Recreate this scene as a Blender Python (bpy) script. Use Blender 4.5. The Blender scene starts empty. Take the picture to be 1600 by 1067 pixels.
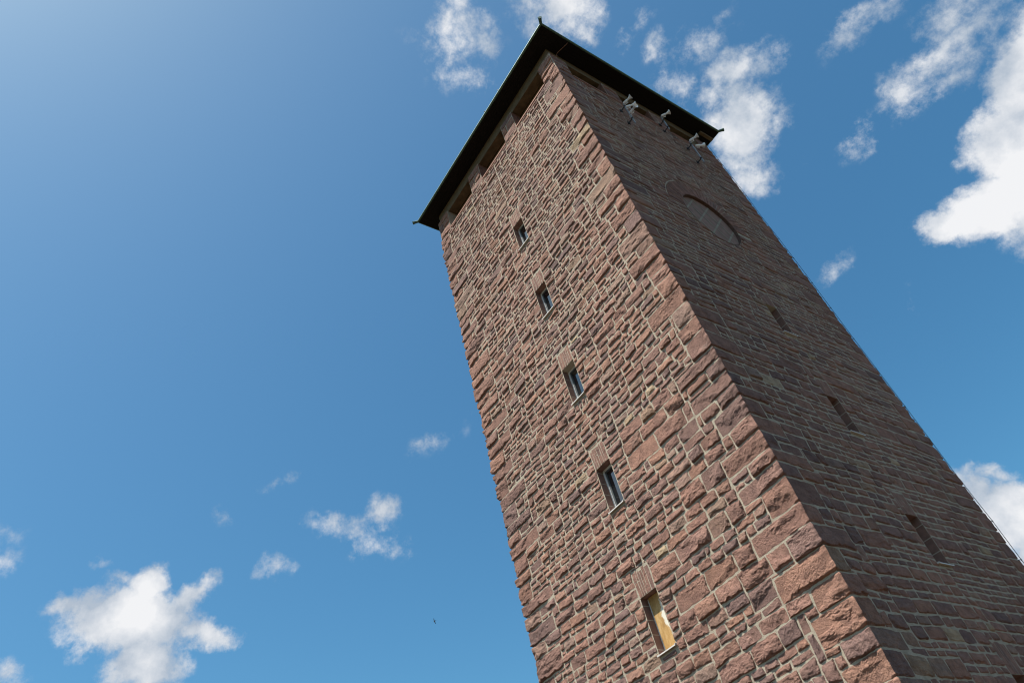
import bpy, bmesh, math, random
import numpy as np
from mathutils import Vector, Matrix

# ------------------------------------------------------------------ camera, sky, sun, exposure
SC = bpy.context.scene
COL = SC.collection
random.seed(7)
RNG = np.random.default_rng(11)
R = math.radians

CAM_F, CAM_AZ, CAM_EL, CAM_RO = 1130.09, R(135.676), R(43.285), R(-16.161)
CAM_P = Vector((5.408, -10.570, 1.6))
fw = Vector((math.cos(CAM_EL)*math.cos(CAM_AZ), math.cos(CAM_EL)*math.sin(CAM_AZ), math.sin(CAM_EL)))
rt = fw.cross(Vector((0, 0, 1))).normalized(); up = rt.cross(fw)
rt2 = math.cos(CAM_RO)*rt + math.sin(CAM_RO)*up
up2 = -math.sin(CAM_RO)*rt + math.cos(CAM_RO)*up
cam = bpy.data.cameras.new('camera')
camo = bpy.data.objects.new('camera', cam); COL.objects.link(camo)
mw = Matrix((rt2, up2, -fw)).transposed().to_4x4(); mw.translation = CAM_P
camo.matrix_world = mw
cam.sensor_width = 36; cam.lens = 36*CAM_F/1600
cam.clip_start = 0.1; cam.clip_end = 6000
SC.camera = camo

SUN_DIR = Vector((-0.19, -1.0, 2.25)).normalized()          # towards the sun
SUN_EL = math.asin(SUN_DIR.z)
sl = bpy.data.lights.new('sun', 'SUN'); sl.energy = 5.0; sl.angle = R(0.53); sl.color = (1.0, 0.94, 0.84)
so = bpy.data.objects.new('sun', sl); COL.objects.link(so)
so.rotation_euler = (-SUN_DIR).to_track_quat('-Z', 'Y').to_euler(); so.location = (-8, -30, 60)

SC.view_settings.view_transform = 'Standard'; SC.view_settings.look = 'None'
SC.view_settings.gamma = 1.0; SC.view_settings.exposure = 0.75
SC.view_settings.use_curve_mapping = False
SC.render.engine = 'CYCLES'
SC.cycles.filter_width = 1.05; SC.cycles.max_bounces = 6; SC.cycles.diffuse_bounces = 3; SC.cycles.glossy_bounces = 3

W = bpy.data.worlds.new('World'); SC.world = W; W.use_nodes = True
W.cycles.sampling_method = 'MANUAL'; W.cycles.sample_map_resolution = 512
NT = W.node_tree; NT.nodes.clear()
def wn(t, **k):
    n = NT.nodes.new(t)
    for a, b in k.items(): setattr(n, a, b)
    return n
def wl(a, b): NT.links.new(a, b)
def wmath(op, a, b=None, c=None, clamp=False):
    n = wn('ShaderNodeMath', operation=op, use_clamp=clamp)
    for i, v in enumerate((a, b, c)):
        if v is None: continue
        if isinstance(v, (int, float)): n.inputs[i].default_value = v
        else: wl(v, n.inputs[i])
    return n.outputs[0]
out = wn('ShaderNodeOutputWorld'); bg = wn('ShaderNodeBackground')
sky = wn('ShaderNodeTexSky', sky_type='NISHITA')
sky.sun_disc = False; sky.sun_elevation = SUN_EL
sky.sun_rotation = math.atan2(SUN_DIR.x, SUN_DIR.y)
sky.air_density = 1.0; sky.dust_density = 1.8; sky.ozone_density = 2.0; sky.altitude = 300
SKY_S, SKY_SAT = 0.080, 1.7
tc = wn('ShaderNodeTexCoord')
# ragged warp of the view direction so that the cloud outlines fray
def wnoise(scale, detail, rough, off=(0, 0, 0), color=False):
    m = wn('ShaderNodeMapping'); m.inputs['Location'].default_value = off
    wl(tc.outputs['Generated'], m.inputs['Vector'])
    n = wn('ShaderNodeTexNoise'); n.inputs['Scale'].default_value = scale
    n.inputs['Detail'].default_value = detail; n.inputs['Roughness'].default_value = rough
    wl(m.outputs[0], n.inputs['Vector'])
    return n.outputs['Color'] if color else n.outputs['Fac']
wc = wnoise(14, 5, .6, (3.1, 1.7, .4), True)
w1 = wn('ShaderNodeVectorMath', operation='SUBTRACT'); wl(wc, w1.inputs[0]); w1.inputs[1].default_value = (.5, .5, .5)
w2 = wn('ShaderNodeVectorMath', operation='SCALE'); wl(w1.outputs[0], w2.inputs[0]); w2.inputs['Scale'].default_value = .06
w3 = wn('ShaderNodeVectorMath', operation='ADD'); wl(tc.outputs['Generated'], w3.inputs[0]); wl(w2.outputs[0], w3.inputs[1])
WARP = w3.outputs[0]
# cloud puffs: azimuth, elevation, half widths in the cloud's own plane of sky, tilt, thickness
CLOUDS = [
#CLOUDS_BEGIN
(-0.8852,0.1498,0.4404, -1.113,0.090,1.448, 0.0806,0.0410, 2.60),
(-0.8661,0.1562,0.4749, -1.076,-0.002,1.391, 0.0292,0.0292, 2.20),
(-0.8651,0.2100,0.4556, -1.005,-0.556,1.009, 0.0411,0.0199, 1.50),
(-0.8774,0.2239,0.4243, -1.129,0.126,1.381, 0.0505,0.0197, 1.30),
(-0.9016,0.1685,0.3985, -1.161,0.037,1.402, 0.0499,0.0391, 2.10),
(-0.8883,0.0839,0.4515, -1.080,0.288,1.627, 0.0278,0.0146, 1.20),
(-0.8628,0.0974,0.4961, -1.051,-0.042,1.435, 0.0164,0.0096, 0.70),
(-0.8679,0.1246,0.4808, -1.069,-0.020,1.417, 0.0193,0.0138, 0.80),
(-0.9023,0.1083,0.4174, -0.981,-0.723,1.034, 0.0198,0.0106, 0.90),
(-0.2639,0.3101,0.9133, -0.397,0.138,1.022, 0.0538,0.0522, 0.62),
(-0.2259,0.2867,0.9310, -0.350,0.134,1.019, 0.0192,0.0271, 0.80),
(-0.2862,0.3446,0.8940, -0.316,0.346,1.497, 0.0282,0.0232, 0.60),
(-0.2700,0.2934,0.9171, -0.370,0.182,1.181, 0.0276,0.0488, 0.80),
(-0.2593,0.3374,0.9049, -0.410,0.163,1.012, 0.0263,0.0263, 0.70),
(-0.1663,0.3977,0.9023, -0.370,0.255,0.973, 0.0626,0.0466, 1.30),
(-0.1707,0.4335,0.8849, -0.399,0.283,0.960, 0.0259,0.0227, 0.90),
(-0.1328,0.4860,0.8638, -0.516,-0.116,0.066, 0.0402,0.0161, 0.50),
(-0.1320,0.5118,0.8489, -0.545,0.122,0.450, 0.0242,0.0129, 0.35),
(-0.0940,0.5473,0.8316, -0.554,0.210,0.495, 0.0477,0.0206, 0.35),
(-0.0650,0.5570,0.8280, -0.590,0.084,0.240, 0.0313,0.0094, 0.30),
(-0.1361,0.6364,0.7592, -0.633,0.343,0.641, 0.0527,0.0783, 1.45),
(-0.0907,0.6032,0.7924, -0.578,0.331,0.611, 0.0532,0.0340, 1.05),
(-0.1555,0.5569,0.8159, -0.339,0.525,1.230, 0.0320,0.0258, 0.60),
(-0.1749,0.6714,0.7202, -0.633,0.466,0.804, 0.0351,0.0320, 1.00),
(-0.1158,0.6630,0.7396, -0.572,0.495,0.809, 0.0208,0.0387, 0.60),
(-0.1359,0.5913,0.7949, -0.431,0.505,1.036, 0.0317,0.0196, 0.80),
(0.0213,0.6604,0.7506, -0.722,-0.001,-0.034, 0.0446,0.0193, 0.55),
(0.0547,0.6692,0.7411, -0.685,0.296,0.262, 0.0261,0.0174, 0.45),
(0.0551,0.7273,0.6841, -0.817,0.005,-0.071, 0.0889,0.0287, 0.65),
(0.0041,0.7242,0.6896, -0.435,0.707,0.944, 0.0327,0.0208, 0.75),
(0.0908,0.7292,0.6783, -0.814,0.153,0.019, 0.0586,0.0349, 0.70),
(0.0939,0.7087,0.6993, -0.742,0.321,0.200, 0.0490,0.0308, 0.70),
(0.0401,0.7447,0.6662, -0.837,0.107,0.042, 0.0404,0.0202, 0.50),
(0.0865,0.7832,0.6158, -0.600,0.729,0.662, 0.0535,0.0769, 2.80),
(0.0272,0.8114,0.5838, -0.706,0.697,0.612, 0.0580,0.0622, 2.80),
(-0.0341,0.8268,0.5615, -0.961,0.196,0.176, 0.0728,0.0452, 2.70),
(-0.0832,0.8169,0.5708, -0.799,0.611,0.611, 0.0331,0.0331, 2.20),
(0.0102,0.8479,0.5301, -0.806,0.698,0.540, 0.0629,0.0699, 2.40),
(-0.2495,0.9182,0.3077, -1.219,0.468,0.429, 0.0615,0.0458, 2.20),
(-0.2426,0.9331,0.2656, -1.271,0.455,0.390, 0.0554,0.0624, 2.20),
(-0.2549,0.9035,0.3445, -1.173,0.476,0.465, 0.0279,0.0220, 1.40),
(-0.2321,0.9091,0.3459, -1.168,0.491,0.449, 0.0305,0.0145, 1.20),
(-0.7726,0.3580,0.5244, -1.002,0.232,1.283, 0.0484,0.0234, 0.75),
(-0.7400,0.4073,0.5353, -1.006,-0.033,1.047, 0.0357,0.0238, 0.80),
(-0.7661,0.4092,0.4956, -1.052,-0.031,1.063, 0.0452,0.0218, 0.70),
(-0.7486,0.4464,0.4903, -1.053,0.139,1.112, 0.0236,0.0135, 0.50),
(-0.7588,0.3834,0.5266, -1.012,-0.122,1.027, 0.0354,0.0135, 0.55),
(-0.8239,0.2932,0.4851, -0.988,0.492,1.531, 0.0242,0.0161, 0.60),
(-0.6597,0.4508,0.6012, -0.878,-0.345,0.698, 0.0262,0.0078, 0.14),
(-0.8589,-0.0055,0.5120, -1.018,0.220,1.711, 0.0169,0.0113, 0.25),
(-0.8753,0.0037,0.4835, -1.064,-0.084,1.520, 0.0154,0.0126, 0.25),
(-0.9206,0.0386,0.3885, -0.829,-0.958,0.886, 0.0190,0.0244, 0.60),
(-0.8124,0.2187,0.5406, -1.000,0.006,1.312, 0.0112,0.0112, 0.30),
(-0.0702,0.7213,0.6891, -0.375,0.737,1.138, 0.0171,0.0279, 0.50),
(-0.2001,0.7696,0.6064, -0.900,-0.221,0.082, 0.0290,0.0129, 0.50),
(-0.1220,0.7020,0.7017, -0.630,0.519,0.770, 0.0104,0.0072, 0.50),
(0.0298,0.7278,0.6852, -0.544,0.642,0.740, 0.0292,0.0146, 0.40),
(-0.1220,0.7020,0.7017, -0.630,0.519,0.770, 0.0112,0.0072, 0.55),
(-0.1647,0.8232,0.5434, -0.782,0.699,0.773, 0.0124,0.0202, 0.30),
(-0.7682,0.2833,0.5741, -0.917,-0.336,0.970, 0.0282,0.0083, 0.30),
(-0.6658,0.4395,0.6030, -0.849,-0.420,0.643, 0.0261,0.0104, 0.16),
#CLOUDS_END
# clouds added out of view to whiten the fill on the shaded face
(0.9028,0.3295,0.2764, 0,0,0.350, 0.14,0.18, 2.2),
(0.7902,-0.3817,0.4794, 0,0,-0.450, 0.15,0.14, 2.2),
(0.3953,0.6157,0.6816, 0,0,1.000, 0.10,0.14, 2.2),
(0.4395,-0.8635,0.2474, 0,0,-1.100, 0.15,0.22, 2.2),
(0.7171,0.6681,0.1987, 0,0,0.750, 0.10,0.18, 2.2),
(0.9878,-0.0991,0.1197, 0,0,-0.100, 0.08,0.24, 2.2),
(-0.6140,-0.7109,0.3429, 0,0,4.000, 0.22,0.25, 2.2),
]
field = None
for (dx, dy, dz, rx, ry, rz, a, b, w) in CLOUDS:
    m = wn('ShaderNodeMapping', vector_type='TEXTURE')
    m.inputs['Location'].default_value = (dx, dy, dz)
    m.inputs['Rotation'].default_value = (rx, ry, rz)
    m.inputs['Scale'].default_value = (a, b, .5*(a+b))
    wl(WARP, m.inputs['Vector'])
    l = wn('ShaderNodeVectorMath', operation='LENGTH'); wl(m.outputs[0], l.inputs[0])
    g = wmath('MULTIPLY_ADD', l.outputs['Value'], -w, w)
    field = g if field is None else wmath('SMOOTH_MAX', field, g, .12)
if field is None: field = wmath('ADD', 0.0, -1.0)
fb = wnoise(20, 10, .66, (.3, 4.4, 2.2))
fb2 = wnoise(75, 8, .68, (5.3, .4, 1.2))
f1 = wmath('MULTIPLY_ADD', fb, 2.3, -1.15)
f2 = wmath('MULTIPLY_ADD', fb2, .9, -.45)
dens = wmath('ADD', wmath('ADD', field, f1), f2)
mr = wn('ShaderNodeMapRange', interpolation_type='SMOOTHSTEP'); wl(dens, mr.inputs['Value'])
mr.inputs['From Min'].default_value = -.08; mr.inputs['From Max'].default_value = 1.0
gate = wn('ShaderNodeMapRange', interpolation_type='SMOOTHSTEP'); wl(field, gate.inputs['Value'])
gate.inputs['From Min'].default_value = -.22; gate.inputs['From Max'].default_value = .10
alpha = wmath('MULTIPLY', mr.outputs[0], gate.outputs[0])
cr = wn('ShaderNodeValToRGB')
sh = wnoise(13, 6, .55, (.33, 4.37, 2.26))
wl(wmath('ADD', wmath('MULTIPLY', dens, .22), wmath('MULTIPLY_ADD', sh, 2.6, -1.05)), cr.inputs[0])
cr.color_ramp.elements[0].position = .05; cr.color_ramp.elements[0].color = (.265, .31, .37, 1)
cr.color_ramp.elements[1].position = .75; cr.color_ramp.elements[1].color = (.53, .535, .548, 1)
bw = wn('ShaderNodeRGBToBW'); wl(sky.outputs[0], bw.inputs[0])
sk1 = wn('ShaderNodeVectorMath', operation='SCALE'); wl(sky.outputs[0], sk1.inputs[0]); sk1.inputs['Scale'].default_value = SKY_S*SKY_SAT
sk2 = wn('ShaderNodeCombineXYZ'); lum = wmath('MULTIPLY', bw.outputs[0], SKY_S*(SKY_SAT-1))
for i in range(3): wl(lum, sk2.inputs[i])
sk3 = wn('ShaderNodeVectorMath', operation='SUBTRACT'); wl(sk1.outputs[0], sk3.inputs[0]); wl(sk2.outputs[0], sk3.inputs[1])
skm = wn('ShaderNodeVectorMath', operation='MAXIMUM'); wl(sk3.outputs[0], skm.inputs[0]); skm.inputs[1].default_value = (.004, .004, .004)
skt = wn('ShaderNodeVectorMath', operation='MULTIPLY'); wl(skm.outputs[0], skt.inputs[0]); skt.inputs[1].default_value = (.85, 1.035, .88)
mx = wn('ShaderNodeMixRGB'); wl(alpha, mx.inputs[0]); wl(skt.outputs[0], mx.inputs[1]); wl(cr.outputs[0], mx.inputs[2])
wl(mx.outputs[0], bg.inputs['Color']); bg.inputs['Strength'].default_value = 1.0
wl(bg.outputs[0], out.inputs['Surface'])

# ------------------------------------------------------------------ materials
class Mat:
    def __init__(s, name, rough=.8, color=(.5, .5, .5), metal=0.0, spec=.4):
        s.m = bpy.data.materials.new(name); s.m.use_nodes = True
        s.t = s.m.node_tree; s.b = s.t.nodes['Principled BSDF']
        s.b.inputs['Roughness'].default_value = rough; s.b.inputs['Base Color'].default_value = (*color, 1)
        s.b.inputs['Metallic'].default_value = metal; s.b.inputs['Specular IOR Level'].default_value = spec
        s.tc = s.n('ShaderNodeTexCoord')
    def n(s, t, **k):
        n = s.t.nodes.new(t)
        for a, b in k.items(): setattr(n, a, b)
        return n
    def l(s, a, b): s.t.links.new(a, b)
    def noise(s, scale, detail=4, rough=.55, stretch=None):
        n = s.n('ShaderNodeTexNoise'); n.inputs['Scale'].default_value = scale
        n.inputs['Detail'].default_value = detail; n.inputs['Roughness'].default_value = rough
        v = s.tc.outputs['Object']
        if stretch:
            mp = s.n('ShaderNodeMapping'); mp.inputs['Scale'].default_value = stretch; s.l(v, mp.inputs['Vector']); v = mp.outputs[0]
        s.l(v, n.inputs['Vector']); return n.outputs['Fac']
    def ramp(s, fac, stops):
        r = s.n('ShaderNodeValToRGB'); s.l(fac, r.inputs[0])
        e = r.color_ramp.elements
        while len(e) < len(stops): e.new(.5)
        for x, (p, c) in zip(e, stops): x.position = p; x.color = (*c, 1)
        return r.outputs[0]
    def mix(s, fac, a, b, mode='MIX'):
        n = s.n('ShaderNodeMixRGB', blend_type=mode)
        for i, v in enumerate((fac, a, b)):
            if isinstance(v, (int, float)): n.inputs[i].default_value = v
            elif isinstance(v, tuple): n.inputs[i].default_value = (*v, 1)
            else: s.l(v, n.inputs[i])
        return n.outputs[0]
    def math(s, op, a, b=None, clamp=False):
        n = s.n('ShaderNodeMath', operation=op, use_clamp=clamp)
        for i, v in enumerate((a, b)):
            if v is None: continue
            if isinstance(v, (int, float)): n.inputs[i].default_value = v
            else: s.l(v, n.inputs[i])
        return n.outputs[0]
    def attr(s, name): 
        n = s.n('ShaderNodeAttribute', attribute_name=name); return n.outputs['Fac']
    def base(s, c): s.l(c, s.b.inputs['Base Color'])
    def bump(s, h, strength=.4, dist=.02):
        b = s.n('ShaderNodeBump'); b.inputs['Strength'].default_value = strength; b.inputs['Distance'].default_value = dist
        s.l(h, b.inputs['Height']); s.l(b.outputs[0], s.b.inputs['Normal'])

def stone_material():
    m = Mat('red_sandstone', .92, spec=.2)
    r1, r2 = m.attr('tone'), m.attr('value')
    c = m.ramp(r1, [(0, (.172, .112, .103)), (.12, (.208, .129, .111)), (.4, (.246, .142, .115)), (.66, (.262, .149, .116)),
                    (.84, (.274, .155, .115)), (.92, (.246, .168, .140)), (.97, (.270, .182, .132)), (.988, (.36, .273, .182)), (1, (.40, .31, .22))])
    v = m.math('MULTIPLY_ADD', r2, .20); v.node.inputs[2].default_value = .98
    c = m.mix(1.0, c, v, 'MULTIPLY')
    spots = m.ramp(m.noise(5.5, 6, .65), [(.36, (.62, .60, .62)), (.56, (1.04, 1.02, 1.0)), (.72, (1.22, 1.2, 1.16))])
    c = m.mix(.75, c, spots, 'MULTIPLY')
    grit = m.ramp(m.noise(48, 5, .7), [(.33, (.62, .62, .64)), (.5, (1, 1, 1)), (.68, (1.25, 1.22, 1.2))])
    c = m.mix(.7, c, grit, 'MULTIPLY')
    c = m.mix(.8, c, m.ramp(m.noise(.42, 5, .6, (1, 1, .35)), [(.35, (.78, .79, .80)), (.6, (1.08, 1.06, 1.04))]), 'MULTIPLY')
    lich = m.ramp(m.noise(1.7, 7, .7), [(.60, (0, 0, 0)), (.72, (1, 1, 1))])
    c = m.mix(m.math('MULTIPLY', lich, .35), c, (.18, .165, .14))
    m.base(c)
    h = m.math('ADD', m.math('MULTIPLY', m.noise(70, 6, .7), .6), m.noise(22, 5, .6))
    m.bump(h, 1.0, .028)
    return m.m
def mortar_material():
    m = Mat('lime_mortar', .95, spec=.15)
    c = m.ramp(m.noise(7, 6, .65), [(.3, (.28, .245, .192)), (.5, (.385, .338, .268)), (.7, (.44, .392, .318))])
    c = m.mix(.5, c, m.ramp(m.noise(60, 4, .6), [(.35, (.65, .64, .62)), (.6, (1.1, 1.1, 1.1))]), 'MULTIPLY')
    m.base(c); m.bump(m.noise(40, 5, .65), .7, .02)
    return m.m
def plain(name, color, rough=.6, metal=0, var=.25, scale=9, spec=.4, bump=0, stretch=None):
    m = Mat(name, rough, color, metal, spec)
    lo = tuple(x*(1-var) for x in color); hi = tuple(min(1, x*(1+var)) for x in color)
    f = m.noise(scale, 6, .62, stretch)
    m.base(m.ramp(f, [(.3, lo), (.7, hi)]))
    if bump: m.bump(f, bump, .01)
    return m.m
def reveal_material():
    m = Mat('dressed_sandstone', .9, spec=.2)
    c = m.ramp(m.noise(6, 6, .6), [(.3, (.165, .098, .082)), (.7, (.27, .155, .125))])
    sx = m.n('ShaderNodeSeparateXYZ'); m.l(m.tc.outputs['Object'], sx.inputs[0])
    k = m.math('FRACT', m.math('DIVIDE', sx.outputs['Z'], .285))
    j = m.math('LESS_THAN', k, .05)
    m.base(m.mix(j, c, (.40, .36, .29)))
    m.bump(m.noise(40, 5, .6), .4, .01)
    return m.m
M = dict(stone=stone_material(), mortar=mortar_material(), reveal=reveal_material())
M['dark_reveal'] = plain('shade_darkened_sandstone', (.11, .070, .058), .92, var=.4, scale=14, spec=.15, bump=.4)  # stone colour darkened to carry the shade inside the roundel
M['slab'] = plain('smooth_sandstone_slab', (.235, .155, .130), .9, var=.22, scale=5, spec=.2, bump=.3)
M['pale_joint'] = plain('pale_pointing', (.275, .25, .205), .95, var=.12, spec=.1)
M['white_frame'] = plain('white_window_frame', (.66, .67, .67), .45, var=.06)
M['sash'] = plain('dark_window_sash', (.085, .095, .10), .5, var=.1)
M['sill_metal'] = plain('sill_sheet_metal', (.58, .56, .53), .45, 0, var=.08)
M['copper'] = plain('green_copper', (.075, .135, .105), .55, .35, var=.5, scale=14)
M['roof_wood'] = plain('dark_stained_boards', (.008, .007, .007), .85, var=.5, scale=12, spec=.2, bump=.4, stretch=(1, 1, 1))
M['ochre_wood'] = plain('ochre_weathered_timber', (.150, .107, .056), .85, var=.4, scale=5, spec=.2, bump=.3, stretch=(1, 1, 6))
M['beam_wood'] = plain('brown_beam_timber', (.125, .094, .058), .85, var=.35, scale=4, spec=.2, bump=.3, stretch=(1, 1, 8))
M['red_sill'] = plain('red_sandstone_coping', (.34, .19, .15), .9, var=.2, scale=6, spec=.2, bump=.3)
M['horn_white'] = plain('white_enamel', (.88, .885, .89), .35, var=.07, scale=12)
M['grey_metal'] = plain('grey_galvanised_steel', (.34, .35, .36), .45, .7, var=.2)
M['dark_metal'] = plain('dark_iron', (.045, .043, .042), .6, .5, var=.3)
M['bird'] = plain('dark_feathers', (.035, .03, .03), .8, var=.3, scale=20)
def glass_material():
    m = Mat('window_glass', .03, (.012, .014, .016), 0, .9)
    m.b.inputs['IOR'].default_value = 1.9
    m.bump(m.noise(2.2, 2, .5), .06, .02)
    return m.m
M['glass'] = glass_material()
def board_material():
    m = Mat('ochre_board', .8, spec=.25)
    c = m.ramp(m.noise(6, 6, .7, (1, 1, .45)), [(.34, (.27, .150, .052)), (.5, (.42, .255, .095)), (.66, (.54, .38, .19))])
    f = m.noise(4.5, 7, .72)
    sx = m.n('ShaderNodeSeparateXYZ'); m.l(m.tc.outputs['Object'], sx.inputs[0])
    dz = m.math('ABSOLUTE', m.math('SUBTRACT', sx.outputs['Z'], .66))
    e = m.math('SUBTRACT', m.math('ADD', sx.outputs['X'], m.math('MULTIPLY', f, .30)), m.math('MULTIPLY', dz, .30))
    pale = m.ramp(e, [(.135, (0, 0, 0)), (.16, (1, 1, 1))])  # ragged paler area towards one edge of the board
    m.base(m.mix(pale, c, (.66, .64, .56)))
    m.bump(f, .2, .01)
    return m.m
M['board'] = board_material()
def ground_material():
    m = Mat('grass_and_gravel', .95, spec=.1)
    c = m.ramp(m.noise(.35, 9, .7), [(.35, (.050, .042, .024)), (.55, (.068, .052, .032)), (.70, (.095, .072, .050))])
    m.base(c); m.bump(m.noise(9, 6, .7), .6, .05)
    return m.m
M['ground'] = ground_material()
M['paving'] = plain('sandy_forecourt', (.075, .056, .040), .95, var=.3, scale=2.5, spec=.1, bump=.3)

# ------------------------------------------------------------------ small helpers
def obj(name, verts, faces, mats, parent=None, midx=None, smooth=False):
    me = bpy.data.meshes.new(name); me.from_pydata([tuple(v) for v in verts], [], faces)
    for m in (mats if isinstance(mats, (list, tuple)) else [mats]): me.materials.append(m)
    if midx is not None: me.polygons.foreach_set('material_index', midx)
    if smooth: me.polygons.foreach_set('use_smooth', [True]*len(me.polygons))
    me.update()
    o = bpy.data.objects.new(name, me); COL.objects.link(o)
    if parent: o.parent = parent
    return o
def empty(name, loc=(0, 0, 0)):
    o = bpy.data.objects.new(name, None); o.location = loc; o.empty_display_size = .3; COL.objects.link(o); return o
def tag(o, label=None, cat=None, group=None, kind=None):
    if label: o['label'] = label
    if cat: o['category'] = cat
    if group: o['group'] = group
    if kind: o['kind'] = kind
    return o
class BM:
    def __init__(s): s.b = bmesh.new()
    def box(s, x0, x1, y0, y1, z0, z1, bevel=0):
        r = bmesh.ops.create_cube(s.b, size=1)
        for v in r['verts']:
            v.co = Vector(((x0+x1)/2 + v.co.x*(x1-x0), (y0+y1)/2 + v.co.y*(y1-y0), (z0+z1)/2 + v.co.z*(z1-z0)))
        if bevel:
            es = list({e for v in r['verts'] for e in v.link_edges})
            bmesh.ops.bevel(s.b, geom=es, offset=bevel, segments=2, affect='EDGES', profile=.5)
        return s
    def lathe(s, p, d, prof, seg=20, caps=True):
        """rings of (distance along axis, radius) round the axis from p towards d"""
        d = Vector(d).normalized(); a = d.orthogonal().normalized(); c = d.cross(a); p = Vector(p)
        rings = []
        for t, r in prof:
            rings.append([s.b.verts.new(p + d*t + r*(math.cos(2*math.pi*i/seg)*a + math.sin(2*math.pi*i/seg)*c)) for i in range(seg)])
        for q, w in zip(rings, rings[1:]):
            for i in range(seg): s.b.faces.new((q[i], q[(i+1) % seg], w[(i+1) % seg], w[i]))
        if caps:
            s.b.faces.new(rings[0][::-1]); s.b.faces.new(rings[-1])
        return s
    def tube(s, pts, r, seg=8):
        for a, b in zip(pts, pts[1:]):
            a, b = Vector(a), Vector(b); s.lathe(a, b-a, [(0, r), ((b-a).length, r)], seg)
        return s
    def quad(s, *p): s.b.faces.new([s.b.verts.new(q) for q in p]); return s
    def build(s, name, mat, parent=None, smooth=False, bevel=0):
        bmesh.ops.recalc_face_normals(s.b, faces=s.b.faces)
        me = bpy.data.meshes.new(name); s.b.to_mesh(me); s.b.free()
        me.materials.append(mat)
        if smooth:
            me.polygons.foreach_set('use_smooth', [True]*len(me.polygons))
            me.set_sharp_from_angle(angle=R(35))
        o = bpy.data.objects.new(name, me); COL.objects.link(o)
        if parent: o.parent = parent
        return o

# ------------------------------------------------------------------ noise in numpy
def _h(i, j, k=0):
    n = (i.astype(np.int64)*374761393 + j.astype(np.int64)*668265263 + k*1274126177) & 0xffffffff
    n = ((n ^ (n >> 13))*1274126177) & 0xffffffff
    n = ((n ^ (n >> 16))*2246822519) & 0xffffffff
    return ((n ^ (n >> 15)) & 0xffffff)/float(0xffffff)*2-1
def vn(x, y, k=0):
    xi, yi = np.floor(x), np.floor(y); fx, fy = x-xi, y-yi
    ux = fx*fx*fx*(fx*(fx*6-15)+10); uy = fy*fy*fy*(fy*(fy*6-15)+10)
    a = _h(xi, yi, k); b = _h(xi+1, yi, k); c = _h(xi, yi+1, k); d = _h(xi+1, yi+1, k)
    return (a*(1-ux)+b*ux)*(1-uy) + (c*(1-ux)+d*ux)*uy
def fbm(x, y, k=0, o=4, g=.5):
    s = 0; a = 1.0; f = 1.0
    for i in range(o): s = s + a*vn(x*f+i*7.3, y*f-i*3.1, k+i*11); a *= g; f *= 2.03
    return s
def ss(a, b, x):
    t = np.clip((x-a)/(b-a), 0, 1); return t*t*(3-2*t)

# ------------------------------------------------------------------ the tower's measures
A = 7.5                     # side of the square shaft; front corner on the origin, faces run along -x and +y
ZT = 23.14                  # top of the masonry, sill of the belvedere openings
WC, WW, WH = 3.75, .47, 1.115
LEFT_SILLS = [6.163 + k*3.0588 for k in range(-1, 5)]
RIGHT_SILLS = [3.19 + k*3.05 for k in range(0, 4)]
NICHE = (3.75, 17.08, 1.06, 1.66)   # centre u, z, inner radius, ring radius
FACES = [  # origin, direction of u, outward normal
    (np.array([-A, 0, 0.]), np.array([1., 0, 0]), np.array([0, -1., 0])),
    (np.array([0, 0, 0.]), np.array([0, 1., 0]), np.array([1., 0, 0])),
    (np.array([0, A, 0.]), np.array([-1., 0, 0]), np.array([0, 1., 0])),
    (np.array([-A, A, 0.]), np.array([0, -1., 0]), np.array([-1., 0, 0]))]
WIN = {0: [(WC-WW/2 + (.015 if True else 0), WC+WW/2 + .015, z, z+WH) for z in LEFT_SILLS],
       1: [(WC-WW/2 + .04, WC+WW/2 + .04, z, z+WH-.05) for z in RIGHT_SILLS], 2: [], 3: []}

# corner stones: one list per corner, shared by the two faces that meet there
QUOINS = []
for c in range(4):
    z = 0.0; L = []; flip = c % 2
    while z < ZT-.05:
        h = random.choice([.30, .34, .38, .42, .46, .5]) * random.uniform(.92, 1.06)
        if ZT - (z+h) < .24: h = ZT - z
        a, b = random.uniform(.72, 1.15), random.uniform(.38, .58)
        if random.random() < .12: a, b = random.uniform(.4, .6), random.uniform(.4, .6)
        if flip: a, b = b, a
        L.append((z, min(z+h, ZT), a, b)); z += h; flip ^= 1
    QUOINS.append(L)           # (z0, z1, length on the face that ends here, length on the face that starts here)

def layout(u0, u1, z0, z1, rnd, big=None):
    """coursed rubble: bands cut into stretches, stretches into rows, rows into stones"""
    out = []; z = z0
    while z < z1-.01:
        H = rnd.uniform(.55, 1.05)
        if z1-(z+H) < .4: H = z1-z
        u = u0 - rnd.uniform(0, 1.2)
        while u < u1:
            w = rnd.uniform(1.5, 3.6)
            k = big(u+w/2, z+H/2) if big else 1.0
            rows = []; zz = 0
            while zz < H-.001:
                h = k*rnd.choice([.11, .13, .15, .16, .18, .19, .21, .24, .28]) * rnd.uniform(.94, 1.06)
                if H-(zz+h) < .10: h = H-zz
                rows.append((zz, h)); zz += h
            for a, h in rows:
                x = 0.0
                while x < w-.001:
                    s = h*rnd.uniform(1.1, 2.5) + .05; s = max(.17, min(s, .9))
                    if rnd.random() < .04: s = rnd.uniform(.12, .17)
                    if w-(x+s) < .17: s = w-x
                    out.append((u+x, u+x+s, z+a, z+a+h)); x += s
            u += w
        z += H
    return out
def sst(a, b, x):
    t = min(1, max(0, (x-a)/(b-a))); return t*t*(3-2*t)
BIG = {0: lambda u, z: .94 + .55*sst(4.2, 6.6, u)*(1-sst(9, 15, z)), 1: lambda u, z: 1.0 + .30*(1-sst(1, 4, u))*(1-sst(8, 14, z))}
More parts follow.
